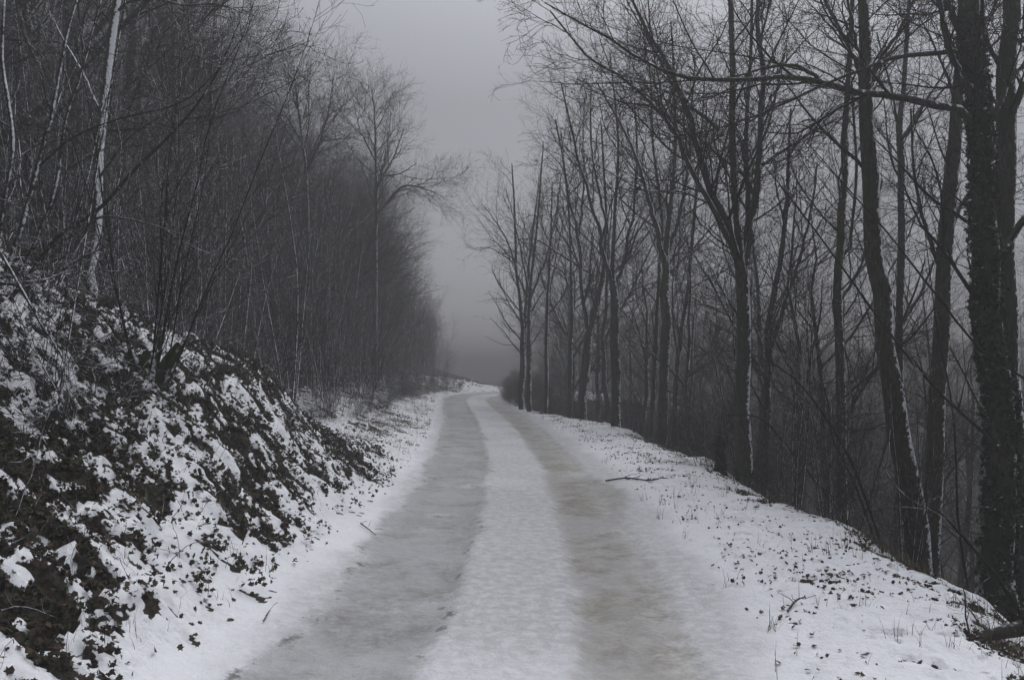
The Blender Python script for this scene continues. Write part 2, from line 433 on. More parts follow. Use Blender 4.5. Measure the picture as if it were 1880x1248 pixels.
# ---- generic tall bare tree (beech habit: trunk forks into steep limbs, fine ascending spray)
def make_beech(seed, H, r0, clear, spread, label, group, dens=1.0, name="beech_tree"):
    rg = np.random.default_rng(seed)
    K = 14
    z = np.linspace(-0.6, H, K); w = np.cumsum(rg.normal(size=(K, 2)) * 0.09, 0); w -= w[0]
    tr = np.column_stack([w, z]); rad = r0 * (1 - 0.93 * (np.linspace(0, 1, K) ** 0.9)); rad[0] *= 1.5
    T, TR = tr[None], rad[None]
    t0 = clear
    # forks: strong ascending limbs
    A, AR = grow(T, TR, 0.9, t0, 0.93, H * 0.36 * spread, .25, 44, 10, 0.055, 0.09, 0.70, rg, lenfall=.55)
    A2, AR2 = grow(T, TR, 1.3, t0 * 0.75, 0.95, H * 0.2 * spread, .4, 62, 8, 0.06, 0.10, 0.3, rg, lenfall=.5)
    A2R = AR2
    B, BR = grow(A, AR, 3.6 * dens, .15, 1.0, 1.9 * spread, .4, 46, 7, 0.05, 0.13, 0.5, rg, lenfall=.55)
    Bb, BbR = grow(A2, A2R, 3.4 * dens, .15, 1.0, 1.1 * spread, .4, 42, 6, 0.07, 0.12, 0.55, rg, lenfall=.5)
    B = np.concatenate([resamp_batch(B, 6), Bb]); BR = np.concatenate([resamp_batch(BR[..., None], 6)[..., 0], BbR])
    Cc, CR = grow(B, BR, 5.0 * dens, .12, 1.0, .8, .4, 40, 5, 0.07, 0.14, 0.6, rg, lenfall=.5, rmin=.0022)
    D, DR = grow(Cc, CR, 5.0 * dens, .15, 1.0, .34, .4, 42, 4, 0.06, 0.16, 0.7, rg, lenfall=.4, rmin=.0018)
    root = empty(name, (0, 0, 0), label, "tree", group)
    V, Q = join([tubes(T, TR, 12), tubes(A, AR, 7)])
    mesh_obj("trunk", V, Q, M_TRUNK, root)
    V, Q = join([tubes(A2, AR2, 5), tubes(B, BR, 4), tubes(Cc, CR, 3), tubes(D, DR, 3)])
    mesh_obj("crown", V, Q, M_TWIGDRY, root)
    return root
def resamp_batch(P, K):
    N, K0, c = P.shape
    f = np.linspace(0, K0 - 1, K); i = np.minimum(f.astype(int), K0 - 2); fr = (f - i)[None, :, None]
    return P[:, i] * (1 - fr) + P[:, i + 1] * fr

# ---- thicket shrub: several whippy stems with steep side shoots
def make_shrub(seed, H, nst, r0, fan, label, group, dens=1.0, name="hazel_shrub", tmat=None, lean=(0, 0, 0)):
    rg = np.random.default_rng(seed)
    polys, rads = [], []
    for k in range(nst):
        az = rg.uniform(0, 2 * math.pi); tl = fan * rg.uniform(0.25, 1.2); h = H * rg.uniform(.65, 1.08)
        d = np.array([math.cos(az) * math.sin(tl), math.sin(az) * math.sin(tl), math.cos(tl)]); d += np.array(lean); d = unit(d)
        p = np.array([math.cos(az) * .12 * rg.random(), math.sin(az) * .12 * rg.random(), -0.3]); pts = [p]
        for q in range(9):
            p = p + d * h / 9; pts.append(p); d = unit(d + rg.normal(size=3) * 0.05 + np.array([0, 0, .03]))
        polys.append(pts); r = r0 * rg.uniform(.55, 1.1); rads.append(np.linspace(r, r * .15, 10))
    S, SR = pad(polys, rads, 12)
    A, AR = grow(S, SR, 5.2 * dens, .12, .98, H * .24, .45, 30, 7, 0.04, 0.09, 0.5, rg, lenfall=.5, rmin=.002)
    B, BR = grow(A, AR, 6.0 * dens, .15, 1.0, .5, .45, 38, 5, 0.04, 0.13, 0.6, rg, lenfall=.5, rmin=.0019)
    Cc, CR = grow(B, BR, 7.0 * dens, .2, 1.0, .2, .4, 42, 3, 0.03, 0.16, 0.8, rg, rmin=.0016)
    root = empty(name, (0, 0, 0), label, "shrub", group)
    for k in range(nst):
        V, Q = tubes(S[k:k + 1], SR[k:k + 1], 6); mesh_obj("stem", V, Q, tmat or M_STEM, root)
    V, Q = join([tubes(A, AR, 4), tubes(B, BR, 3), tubes(Cc, CR, 3)])
    mesh_obj("branch_spray", V, Q, M_STEMTWIG, root)
    return root

# ---- trees whose trunk and main limbs are measured on the photograph
SC = 1 / 1462.0
def traced(name, label, d, trunk, wpx, limbs=(), crown=(1.0, 1.0), group=None, cat="tree", levels=3, twig=None, tm=None, lm=None, dd=0.0, spray_t0=0.25, up=0.05, side=7, extra=None, seed=0, L1=1.5, side_len=1.0, base_extend=1.5):
    """trunk: [(px,py),...] base first; wpx: widths in photo pixels at both ends; limbs: [([(px,py)..], w0, w1, depth shift)]"""
    rg = np.random.default_rng(seed + int(d * 100) + len(label))
    tp = [W(px, py, d + dd * k) for k, (px, py) in enumerate(trunk)]
    b0 = tp[0].copy(); dirn = unit(tp[0] - tp[1])
    gzz = float(gz(b0[0], b0[1]))
    if b0[2] > gzz - .1:      # run the trunk down into the ground
        k = (b0[2] - gzz + .25) / max(0.3, -dirn[2]); tp = [b0 + dirn * k] + tp
        wpx = (wpx[0] * 1.15, wpx[0], wpx[1]) if len(wpx) == 2 else wpx
    base = tp[0].copy()
    n = 18
    wr = np.interp(np.linspace(0, 1, n), np.linspace(0, 1, len(wpx)), wpx) * 0.5 * SC * d
    T = resample(tp, n); T[1:-1] += rg.normal(size=(n - 2, 3)) * wr[1:-1, None] * 0.18
    wr = wr * rg.uniform(.94, 1.06, n)
    polys, rads = [], []
    for pts, w0, w1, ds in limbs:
        m = len(pts); pp = [W(px, py, d + ds * (k / max(1, m - 1))) for k, (px, py) in enumerate(pts)]
        q = np.array(pp)
        # keep the limb's foot on the trunk
        j = np.linalg.norm(T - q[0], axis=1).argmin()
        if np.linalg.norm(T[j] - q[0]) < 0.8: q[0] = T[j] * .6 + q[0] * .4
        polys.append(q); rads.append(np.linspace(w0, w1, 8) * .5 * SC * d)
    root = empty(name, base, label, cat, group)
    parts = [tubes(T[None], wr[None], 14)]
    par_P, par_R = [T[None]], [wr[None]]
    if polys:
        LP, LR = pad(polys, rads, 18)
        LP[:, 1:-1] += rg.normal(size=(len(polys), 16, 3)) * 0.35 * LR[:, 1:-1, None]
        parts.append(tubes(LP, LR, 9)); par_P.append(LP); par_R.append(LR)
    V, Q = join(parts)
    mesh_obj("trunk", V - base, Q, tm or M_TRUNK, root)
    dn, ln = crown
    subs = []
    A1, A1R = grow(par_P[0], par_R[0], 2.2 * dn, spray_t0, 1.0, L1 * ln * side_len, .5, 45, 9, up, 0.10, 0.42, rg, lenfall=.35, rmin=.0038)
    srcP, srcR = [A1], [A1R]
    if polys:
        A2, A2R = grow(LP, LR, 3.2 * dn, .15, 1.0, L1 * 1.1 * ln, .5, 40, 9, up, 0.10, 0.5, rg, lenfall=.5, rmin=.003)
        srcP.append(A2); srcR.append(A2R)
    A = np.concatenate(srcP); AR = np.concatenate(srcR)
    subs.append(tubes(A, AR, 5))
    B, BR = grow(A, AR, 5.2 * dn, .12, 1.0, .8 * ln, .45, 42, 7, up, 0.24, 0.6, rg, lenfall=.45, rmin=.0031)
    subs.append(tubes(B, BR, 4))
    if levels > 2:
        Cc, CR = grow(B, BR, 6.0 * dn, .12, 1.0, .38 * ln, .45, 44, 5, up, 0.17, 0.7, rg, lenfall=.4, rmin=.0026)
        subs.append(tubes(Cc, CR, 3))
        if levels > 3:
            D, DR = grow(Cc, CR, 8.0, .25, 1.0, .16, .4, 50, 3, up, 0.2, 0.8, rg, rmin=.0021); subs.append(tubes(D, DR, 3))
    V, Q = join(subs)
    mesh_obj("crown", V - base, Q, twig or M_TWIGDRY, root)
    return root, T, wr, base

# ================================================================== right-hand trees
CENT = traced("beech_tree", "largest many-forked bare tree rising from the roadside edge right of the road", 12.3,
    [(1362, 880), (1364, 760), (1366, 620), (1362, 520), (1358, 450), (1350, 380), (1345, 200), (1341, 60), (1338, -120)], (31, 29, 28, 26, 20, 14, 13, 11, 8),
    [([(1368, 500), (1382, 400), (1395, 280), (1399, 150), (1392, 20), (1385, -120)], 16, 7, 0.4),
     ([(1372, 470), (1374, 380), (1372, 300), (1368, 250), (1376, 150), (1382, 0), (1378, -90)], 12, 5, 0.9),
     ([(1352, 480), (1335, 410), (1305, 355), (1283, 270), (1262, 195), (1225, 120), (1185, 50), (1150, -20)], 17, 5, -0.6),
     ([(1345, 455), (1320, 400), (1293, 350), (1262, 300), (1240, 240), (1200, 195), (1140, 140), (1080, 105), (1010, 20)], 12, 3, -1.2),
     ([(1308, 382), (1262, 355), (1215, 352), (1170, 345), (1100, 305), (1060, 300)], 4, 1.5, -1.5),
     ([(1398, 330), (1425, 285), (1480, 250), (1540, 215)], 8, 3, .8),
     ([(1283, 270), (1245, 170), (1200, 90), (1150, 0)], 8, 3, .4)], crown=(1.35, 1.0), levels=4, seed=3)
IVY = traced("ivy_clad_tree", "thick dark trunk wrapped in ivy at the right edge", 8.0,
    [(1838, 1160), (1838, 950), (1832, 760), (1822, 600), (1812, 420), (1798, 220), (1782, 60), (1772, -120), (1765, -300)], (58, 54, 50, 46, 43, 39, 36, 32, 26),
    [([(1786, 212), (1745, 195), (1690, 190), (1620, 176), (1560, 168), (1505, 150), (1440, 142), (1370, 145), (1290, 145), (1225, 132), (1160, 98), (1100, 60), (1040, 28), (1000, 5)], 15, 2.2, -0.9),
     ([(1515, 155), (1470, 125), (1430, 120), (1370, 135), (1310, 150)], 8, 2, .2),
     ([(1790, 190), (1760, 140), (1735, 60), (1718, -60)], 14, 7, -.3),
     ([(1748, 108), (1700, 100), (1640, 106), (1590, 125), (1530, 148), (1460, 180), (1400, 200)], 10, 2.5, -.6),
     ([(1778, 75), (1755, 40), (1728, -20), (1700, -120)], 16, 8, .2),
     ([(1805, 240), (1850, 160), (1900, 90)], 12, 6, .2),
     ([(1826, 500), (1870, 420), (1925, 340)], 15, 9, .3),
     ([(1510, 156), (1440, 190), (1380, 215), (1300, 240), (1220, 255)], 6, 2, .1)], crown=(1.2, .95), levels=4, seed=5, spray_t0=.45)
root, T, wr, base = IVY
# ivy leaves wrapped about that trunk
def leaf_batch(P, Nn, size, rg, tint_lo, tint_hi, lobes=True, tintp=1.0):
    """curled leaves: P (n,3) positions, Nn (n,3) normals"""
    n = len(P)
    Nn = unit(Nn); a = unit(np.cross(Nn, rg.normal(size=(n, 3)))); b = np.cross(Nn, a)
    s = size * rg.uniform(.6, 1.25, n)
    # outline: tip, shoulder lobes, base, around a raised midrib
    loc = np.array([[0, -.5], [.42, -.28], [.30, .05], [.5, .22], [.12, .28], [0, .62], [-.12, .28], [-.5, .22], [-.30, .05], [-.42, -.28]]) if lobes else \
          np.array([[0, -.55], [.2, -.3], [.32, 0], [.22, .32], [0, .6], [-.22, .32], [-.32, 0], [-.2, -.3]])
    m = len(loc); curl = rg.uniform(-.7, 1.0, n)
    lx = loc[:, 0][None] * rg.uniform(.7, 1.15, (n, 1)); ly = loc[:, 1][None] * np.ones((n, 1))
    lz = curl[:, None] * (lx ** 2) * 1.5 + rg.uniform(-.5, .5, (n, 1)) * ly ** 2 + rg.normal(size=(n, m)) * .05
    V = P[:, None] + s[:, None, None] * (lx[..., None] * a[:, None] + ly[..., None] * b[:, None] + lz[..., None] * Nn[:, None])
    cen = P[:, None]
    V = np.concatenate([V, cen], 1)                     # m+1 per leaf
    o = np.arange(n)[:, None] * (m + 1)
    tri = np.stack([np.arange(m), (np.arange(m) + 1) % m, np.full(m, m)], -1)
    Fc = (o[:, :, None] + tri[None]).reshape(-1, 3)
    t = rg.random((n, 1)) ** tintp; c = np.asarray(tint_lo)[None] * (1 - t) + np.asarray(tint_hi)[None] * t
    c = np.repeat(c, m + 1, 0)
    return V.reshape(-1, 3), Fc, c
def cat_leaves(bs):
    V, Fc, C, o = [], [], [], 0
    for v, f, c in bs: V.append(v); Fc.append(f + o); C.append(c); o += len(v)
    return np.vstack(V), np.vstack(Fc), np.vstack(C)
rg = np.random.default_rng(11)
n = 8500
t = rg.random(n) ** .9 * 0.80; f = t * (len(T) - 1); i = np.minimum(f.astype(int), len(T) - 2); fr = (f - i)[:, None]
c = T[i] * (1 - fr) + T[i + 1] * fr; rr = wr[i]
az = rg.uniform(0, 2 * math.pi, n)
# clumps: fewer leaves where the noise is low
keep = (fbm(az * 1.3 + 3, c[:, 2] * 2.2, 1.0, 140, 3) > -.22) | (rg.random(n) < .25); c, rr, az = c[keep], rr[keep], az[keep]; n = len(c)
nd = np.column_stack([np.cos(az), np.sin(az), rg.normal(size=n) * .5])
outw = 1 + 0.25 * rg.random(n) + np.where(rg.random(n) < .25, rg.random(n) * .3, 0)
P = c + np.column_stack([np.cos(az), np.sin(az), np.zeros(n)]) * (rr * outw)[:, None]
V, Fc, C = leaf_batch(P, nd + rg.normal(size=(n, 3)) * .8, 0.055, rg, (.006, .009, .004), (.034, .046, .02))
mesh_obj("ivy", V - base, Fc, M_IVY, root, smooth=False, attrs={"tint": C})

traced("beech_tree", "bare snow-plastered trunk just right of the ivy-clad tree", 8.9,
    [(1872, 1160), (1862, 900), (1850, 640), (1842, 430), (1845, 250), (1852, 60), (1862, -120), (1870, -280)], (44, 40, 38, 36, 34, 30, 26, 20),
    [([(1850, 110), (1872, 76), (1905, 60)], 14, 8, .2), ([(1842, 260), (1870, 180), (1915, 90)], 14, 8, -.2), ([(1844, 140), (1815, 80), (1800, 20), (1810, -60)], 9, 5, .5)], crown=(1.2, 1), levels=4, seed=6, spray_t0=.5)
traced("beech_tree", "straight dark trunk leaning left with no low limbs, left of the ivy-clad tree", 9.3,
    [(1702, 1130), (1680, 980), (1655, 820), (1632, 660), (1612, 500), (1600, 380), (1592, 200), (1586, 60), (1580, -100), (1578, -260)], (46, 42, 38, 34, 32, 30, 24, 20, 16, 12),
    [([(1588, 160), (1560, 90), (1530, 30), (1495, -40)], 10, 5, .4), ([(1590, 170), (1622, 100), (1660, 40), (1700, -60)], 9, 4, .3), ([(1594, 130), (1568, 60), (1550, -50)], 8, 4, -.4)],
    crown=(1.2, 1.1), levels=4, seed=8, spray_t0=.55)
traced("beech_tree", "upright trunk with snowy right side behind the leaning trunk", 11.0,
    [(1704, 1090), (1712, 940), (1722, 760), (1732, 560), (1742, 400), (1755, 240), (1766, 100), (1772, -60), (1776, -200)], (36, 34, 31, 29, 27, 24, 20, 16, 12),
    [([(1730, 480), (1700, 420), (1680, 330), (1672, 200)], 10, 4, .6), ([(1738, 420), (1790, 330), (1830, 250)], 8, 4, .6)], crown=(1.1, 1.0), levels=4, seed=9, spray_t0=.5)
traced("hornbeam_tree", "slender double trunk plastered with snow halfway between the big forked tree and the leaning trunk", 12.6,
    [(1546, 960), (1545, 800), (1541, 640), (1540, 520), (1545, 420), (1548, 300), (1556, 180), (1562, 40), (1570, -100)], (19, 18, 17, 17, 15, 13, 11, 9, 7),
    [([(1546, 500), (1548, 470), (1562, 440), (1572, 330), (1565, 180), (1556, 60)], 8, 4, .2), ([(1544, 390), (1540, 330), (1549, 300)], 5, 3, -.1), ([(1540, 560), (1575, 500), (1600, 420), (1620, 330)], 7, 3, .7)],
    crown=(.9, .9), levels=3, seed=10)
traced("hornbeam_tree", "thin forked trunk with snowy side seen just right of the leaning trunk", 14.0,
    [(1650, 980), (1651, 820), (1652, 640), (1655, 450), (1655, 330), (1652, 240), (1660, 150), (1668, 20), (1676, -120)], (16, 16, 15, 14, 13, 11, 9, 7, 6),
    [([(1654, 350), (1650, 260), (1640, 180), (1610, 60)], 7, 3, .2), ([(1660, 260), (1690, 200), (1730, 140), (1770, 60)], 7, 3, .4), ([(1652, 600), (1690, 540), (1715, 480)], 8, 4, .4)], crown=(1, 1), levels=3, seed=12)
traced("hornbeam_tree", "crooked snowy trunk right of the big forked tree", 14.8,
    [(1405, 860), (1408, 760), (1410, 640), (1415, 570), (1430, 500), (1440, 420), (1447, 320), (1452, 200)], (14, 13, 13, 12, 11, 9, 7, 4),
    [([(1412, 640), (1440, 560), (1470, 470), (1490, 380), (1500, 300)], 9, 3, .4), ([(1440, 420), (1425, 340), (1420, 260)], 5, 2, .3)], crown=(1.1, 1), levels=3, seed=13)
traced("beech_tree", "twin-limbed bare tree left of the big forked tree, steep fork halfway up", 18.5,
    [(1216, 800), (1219, 700), (1220, 600), (1222, 520), (1224, 460), (1232, 380), (1240, 280), (1238, 150), (1232, 40)], (22, 20, 19, 18, 14, 10, 8, 5, 3),
    [([(1221, 490), (1208, 420), (1190, 370), (1172, 300), (1140, 230), (1095, 150)], 11, 3, -.6), ([(1224, 470), (1246, 400), (1262, 320), (1270, 220), (1275, 100)], 9, 3, .5),
     ([(1226, 520), (1270, 460), (1320, 400)], 6, 3, .8), ([(1190, 370), (1200, 270), (1195, 150), (1180, 60)], 6, 2, .5)], crown=(0.85, 1.35), levels=3, seed=14, spray_t0=.45, up=0.07)
traced("beech_tree", "goblet-forked bare tree with snow in its fork, left of the twin-limbed tree", 20.2,
    [(1131, 790), (1131, 700), (1130, 600), (1128, 540), (1124, 500), (1128, 420), (1135, 300), (1130, 200), (1120, 100)], (21, 19, 18, 18, 12, 8, 6, 4, 3),
    [([(1128, 540), (1112, 480), (1100, 420), (1075, 340), (1050, 240), (1030, 150)], 10, 3, -.5), ([(1130, 540), (1142, 500), (1152, 440), (1165, 380), (1170, 280), (1165, 180)], 9, 3, .4),
     ([(1100, 420), (1098, 340), (1085, 260), (1085, 160)], 6, 2, .3)], crown=(0.85, 1.35), levels=3, seed=15, spray_t0=.45, up=0.07)
traced("beech_tree", "bare tree splitting low into a wide V beside the verge", 23.5,
    [(1068, 775), (1074, 700), (1080, 640), (1084, 600), (1096, 560), (1108, 500), (1112, 420), (1110, 330), (1104, 230)], (20, 18, 17, 15, 11, 9, 7, 5, 3),
    [([(1081, 610), (1073, 570), (1066, 510), (1062, 440), (1048, 380), (1035, 300), (1020, 220)], 10, 3, -.5), ([(1064, 500), (1040, 475), (1012, 455), (985, 440), (950, 440)], 5, 1.5, -.6),
     ([(1083, 690), (1105, 650), (1118, 630)], 4, 1.5, .3), ([(1062, 440), (1072, 340), (1070, 230)], 6, 2, .5)], crown=(0.85, 1.35), levels=3, seed=16, spray_t0=.45, up=0.07)
traced("beech_tree", "foggy twin-stemmed tree at the inner side of the bend", 29.0,
    [(958, 748), (959, 680), (960, 620), (956, 560), (948, 500), (946, 430), (944, 370), (940, 300)], (13, 12, 11, 8, 6, 5, 4, 2),
    [([(962, 700), (963, 640), (966, 560), (972, 480), (982, 400), (990, 320)], 9, 2, .2), ([(950, 500), (930, 440), (905, 400), (890, 380)], 4, 1, -.4), ([(948, 480), (925, 470), (900, 455), (880, 460)], 3, 1, -.5)], crown=(0.85, 1.35), levels=3, seed=17, spray_t0=.3, up=0.07)
traced("beech_tree", "foggy slender straight tree second from the bend on the right", 27.5,
    [(972, 752), (972, 660), (971, 600), (975, 520), (985, 430), (992, 340), (998, 260)], (11, 10, 9, 7, 5, 4, 2),
    [([(973, 560), (1000, 480), (1020, 400), (1030, 320)], 5, 2, .2), ([(974, 540), (950, 430), (930, 350)], 4, 1, -.3)], crown=(0.85, 1.35), levels=3, seed=18, spray_t0=.3, up=0.07)
traced("beech_tree", "foggy thin straight tree between the twin-stemmed tree and the V-shaped tree", 26.5,
    [(1003, 757), (1003, 660), (1004, 580), (1008, 500), (1012, 420), (1014, 330)], (8, 8, 7, 6, 4, 2),
    [([(1005, 560), (1020, 480), (1035, 400)], 4, 2, .2)], crown=(0.85, 1.35), levels=3, seed=19, spray_t0=.45, up=0.07)
traced("beech_tree", "straight trunk with a snow streak just left of the V-shaped tree", 24.6,
    [(1046, 768), (1047, 680), (1050, 600), (1049, 520), (1047, 430), (1040, 340), (1030, 240)], (9, 9, 8, 7, 5, 4, 2),
    [([(1049, 540), (1035, 500), (1020, 490), (990, 480)], 4, 1.5, -.4)], crown=(0.85, 1.35), levels=3, seed=20, spray_t0=.45, up=0.07)
traced("beech_tree", "slim bare trunk close behind the twin-limbed tree", 20.5,
    [(1238, 800), (1242, 700), (1250, 620), (1262, 540), (1270, 450), (1280, 340), (1290, 220), (1296, 100)], (10, 10, 9, 8, 7, 6, 4, 2),
    [([(1245, 660), (1235, 560), (1238, 470)], 5, 2, .2)], crown=(0.85, 1.35), levels=3, seed=21, spray_t0=.45, up=0.07)
traced("beech_tree", "thin trunk leaning away right of the goblet-forked tree", 22.0,
    [(1198, 795), (1200, 690), (1206, 600), (1210, 500), (1216, 400), (1205, 300), (1190, 190)], (9, 9, 8, 7, 5, 4, 2),
    [], crown=(0.85, 1.30), levels=3, seed=22, spray_t0=.45, up=0.07)
print("traced right done")

# long thin whips leaning over the drop on the right
whips = [([(1880, 870), (1810, 800), (1720, 715), (1640, 620), (1560, 510), (1480, 400), (1400, 300)], 7.0, 5.5, 1.5, "upper long thin whip slanting across the ivy-clad tree"),
         ([(1890, 700), (1800, 640), (1710, 530), (1640, 440), (1560, 350), (1480, 260)], 7.6, 4, 1.5, "second long thin whip slanting up left past the ivy-clad tree"),
         ([(1900, 1180), (1850, 1085), (1790, 1010), (1735, 950), (1700, 925)], 5.2, 7, 3, "short snowy broken whip low beside the ivy-clad trunk"),
         ([(1622, 1010), (1595, 930), (1560, 840), (1530, 790), (1490, 730), (1440, 680), (1380, 650)], 9.2, 5, 2, "snowy bent sapling arching left from the drop below the leaning trunk"),
         ([(1612, 1010), (1570, 890), (1530, 810), (1520, 740), (1500, 660)], 9.6, 4, 1.5, "thin sapling crossing the bent sapling"),
         ([(1790, 1150), (1760, 960), (1750, 760), (1720, 600), (1695, 400)], 9.8, 4, 1.5, "tall thin sapling left of the ivy-clad trunk"),
         ([(1470, 850), (1430, 800), (1400, 770), (1370, 762), (1330, 762)], 11.0, 4, 1.5, "small snowy whip arching left at the big forked tree's foot")]
for k, (pts, d, w0, w1, lb) in enumerate(whips):
    traced("sapling", lb, d, pts, (w0, w1), [], crown=(.55, .45), levels=3, cat="sapling", seed=30 + k, tm=M_TWIGDRY, up=.02, spray_t0=.3, twig=M_TWIG)

# ================================================================== left-hand trees
traced("ash_tree", "tall slender trunk with a bright stripe of snow on the left bank", 10.0,
    [(166, 545), (168, 480), (176, 400), (183, 300), (190, 200), (203, 100), (213, 20), (222, -60), (230, -160)], (22, 20, 19, 18, 17, 16, 15, 12, 9),
    [([(213, 10), (240, 2), (290, 0), (340, 10), (400, 8), (440, 22), (470, 30)], 6, 1.5, -.4), ([(192, 200), (150, 130), (120, 80), (90, 20)], 5, 2, .3), ([(180, 330), (215, 280), (260, 235), (330, 200), (400, 165), (440, 120)], 5, 1.5, -.6)],
    crown=(.7, .8), levels=3, seed=40, tm=bark("trunk_bark_broad_snow", (.022, .021, .018), (.06, .057, .048), 0.62, 0.18, 26, 0.9), spray_t0=.2)
stems_left = [
    ([(18, 480), (45, 400), (70, 300), (90, 230), (108, 140), (125, 60), (150, -30)], 7.2, 9, 4, "first", [([(70, 300), (140, 250), (230, 215), (330, 190), (400, 130), (445, 70)], 4, 1.2, -.5)]),
    ([(45, 490), (75, 420), (105, 330), (118, 230), (145, 150), (165, 80), (190, -20)], 7.6, 7, 3, "second", []),
    ([(105, 545), (130, 440), (160, 330), (190, 200), (225, 110), (260, 10)], 8.6, 5, 2, "third", []),
    ([(0, 430), (15, 330), (25, 250), (5, 120), (8, 0)], 7.9, 8, 5, "fourth", []),
    ([(60, 495), (110, 430), (175, 390), (250, 310), (330, 230), (390, 150), (440, 40)], 7.0, 7, 2, "fifth", [([(140, 400), (200, 398), (270, 410), (330, 430)], 4, 1.5, -.3)])]
lbs = {"first": "snow-lined stem leaning right from the left picture edge, carrying a long arching side branch", "second": "steep snow-lined stem beside the tall snow-striped trunk's left",
       "third": "thin straight stem crossing just left of the tall snow-striped trunk", "fourth": "upright snowy stem at the very left picture edge", "fifth": "low slanting branching stem that crosses the tall snow-striped trunk"}
for k, (pts, d, w0, w1, lb, lm) in enumerate(stems_left):
    traced("hazel_sapling", lbs[lb], d, pts, (w0, w1), lm, crown=(.9, .75), levels=3, cat="sapling", group="leaning hazel stems on the near bank", seed=50 + k, tm=M_LIMB, spray_t0=.15, twig=M_TWIG)
# arching low branches in the foreground left, dead bush
for k, (pts, d, w0, w1, lb) in enumerate([
        ([(0, 520), (40, 524), (90, 510), (140, 480), (200, 450)], 6.2, 5, 2, "snow-topped low branch reaching in from the left picture edge"),
        ([(40, 530), (65, 575), (85, 610), (115, 655), (120, 700)], 6.0, 5, 2, "drooping crooked bramble branch at the left edge"),
        ([(120, 660), (110, 720), (95, 700), (60, 640), (20, 600)], 5.6, 3, 1.5, "small tangled bare branch low at the left edge")]):
    traced("fallen_branch", lb, d, pts, (w0, w1), [], crown=(1.6, .5), levels=3, cat="branch", seed=60 + k, tm=M_LIMB, up=-.02, spray_t0=0, twig=M_TWIG)

# mossy coppice stool with fanning stems, on the near bank
mb = W(275, 770, 7.6); mb[2] = gz(mb[0], mb[1])
cop = make_shrub(301, 4.4, 10, .013, .50, "mossy coppice stool fanning thin stems to the right on the near bank", None, 1.0, name="coppice_stool", tmat=M_TWIGDRY, lean=(.34, 0, 0))
cop.location = mb

# mossy cut stumps at the foot of the coppice stool
for px, py, hh, rr_, ln in ((268, 778, .26, .085, .05), (292, 782, .42, .055, .2), (255, 774, .2, .06, -.1)):
    q = np.array(W(px, py, 7.55)) - np.array(mb); q[2] = gz(*(np.array(mb)[:2] + q[:2])) - mb[2]
    P, PR = pad([np.array([q + [0, 0, -.25], q + [ln * .1, 0, hh * .25], q + [ln * .5, -.02, hh * .65], q + [ln, -.03, hh]])], [[rr_ * 1.5, rr_ * 1.15, rr_, rr_ * .75]], 14)
    Vv, Qv = tubes(P, PR, 14); Vv = Vv + rg.normal(size=Vv.shape) * .006
    mesh_obj("mossy_stump", Vv, Qv, M_MOSSY, cop)

TR_L = [("big foggy trunk right behind the tall snow-striped trunk", 20, [(222, 430), (232, 300), (240, 180), (248, 60), (252, -90)], (26, 24, 22, 20, 16), [([(245, 110), (300, 70), (380, 30), (430, -10)], 8, 3, .6), ([(240, 180), (300, 155), (380, 120)], 7, 2, .4)]),
        ("foggy straight trunk between the hazel stems in the upper left", 19, [(106, 410), (116, 250), (124, 100), (130, -70)], (18, 17, 15, 13), [([(120, 160), (160, 90), (200, 10)], 7, 3, .5)]),
        ("foggy trunk close to the upper left picture edge", 18, [(48, 330), (58, 170), (64, 20), (66, -90)], (16, 15, 14, 12), [([(60, 150), (100, 60), (120, -20)], 6, 3, .5)]),
        ("foggy forked tree right of the tall snow-striped trunk", 21, [(338, 430), (332, 300), (323, 180), (318, 60), (315, -60)], (13, 12, 10, 8, 6), [([(329, 270), (380, 205), (440, 150), (480, 90)], 6, 2, .4), ([(323, 180), (360, 110), (420, 60)], 5, 2, .4), ([(326, 230), (280, 160), (260, 90)], 5, 2, .4)]),
        ("foggy round-crowned tree on the left skyline nearer the top edge", 24, [(566, 470), (563, 350), (556, 260), (546, 190), (540, 120)], (11, 9, 7, 5, 2), [([(562, 320), (592, 250), (606, 190), (612, 145)], 6, 2, .4), ([(557, 265), (520, 200), (500, 130)], 5, 1.5, .4), ([(564, 370), (520, 300), (480, 250)], 5, 2, .4)]),
        ("foggy round-crowned tree farther down the left skyline with a bough reaching toward the road", 28, [(690, 470), (691, 350), (690, 270), (688, 210), (682, 165)], (10, 8, 6, 4, 2), [([(691, 345), (722, 290), (742, 235)], 5, 1.5, .3), ([(691, 390), (735, 345), (775, 345), (815, 362)], 5, 1, .2), ([(690, 300), (662, 240), (650, 190)], 4, 1.5, .3), ([(691, 330), (730, 320), (765, 300)], 4, 1, .3)])]
for k, (lb, d, tr, w, lm) in enumerate(TR_L):
    traced("beech_tree", lb, d, tr, w, lm, crown=(1.35, 1.35), levels=3, seed=70 + k, spray_t0=.25, up=.04)

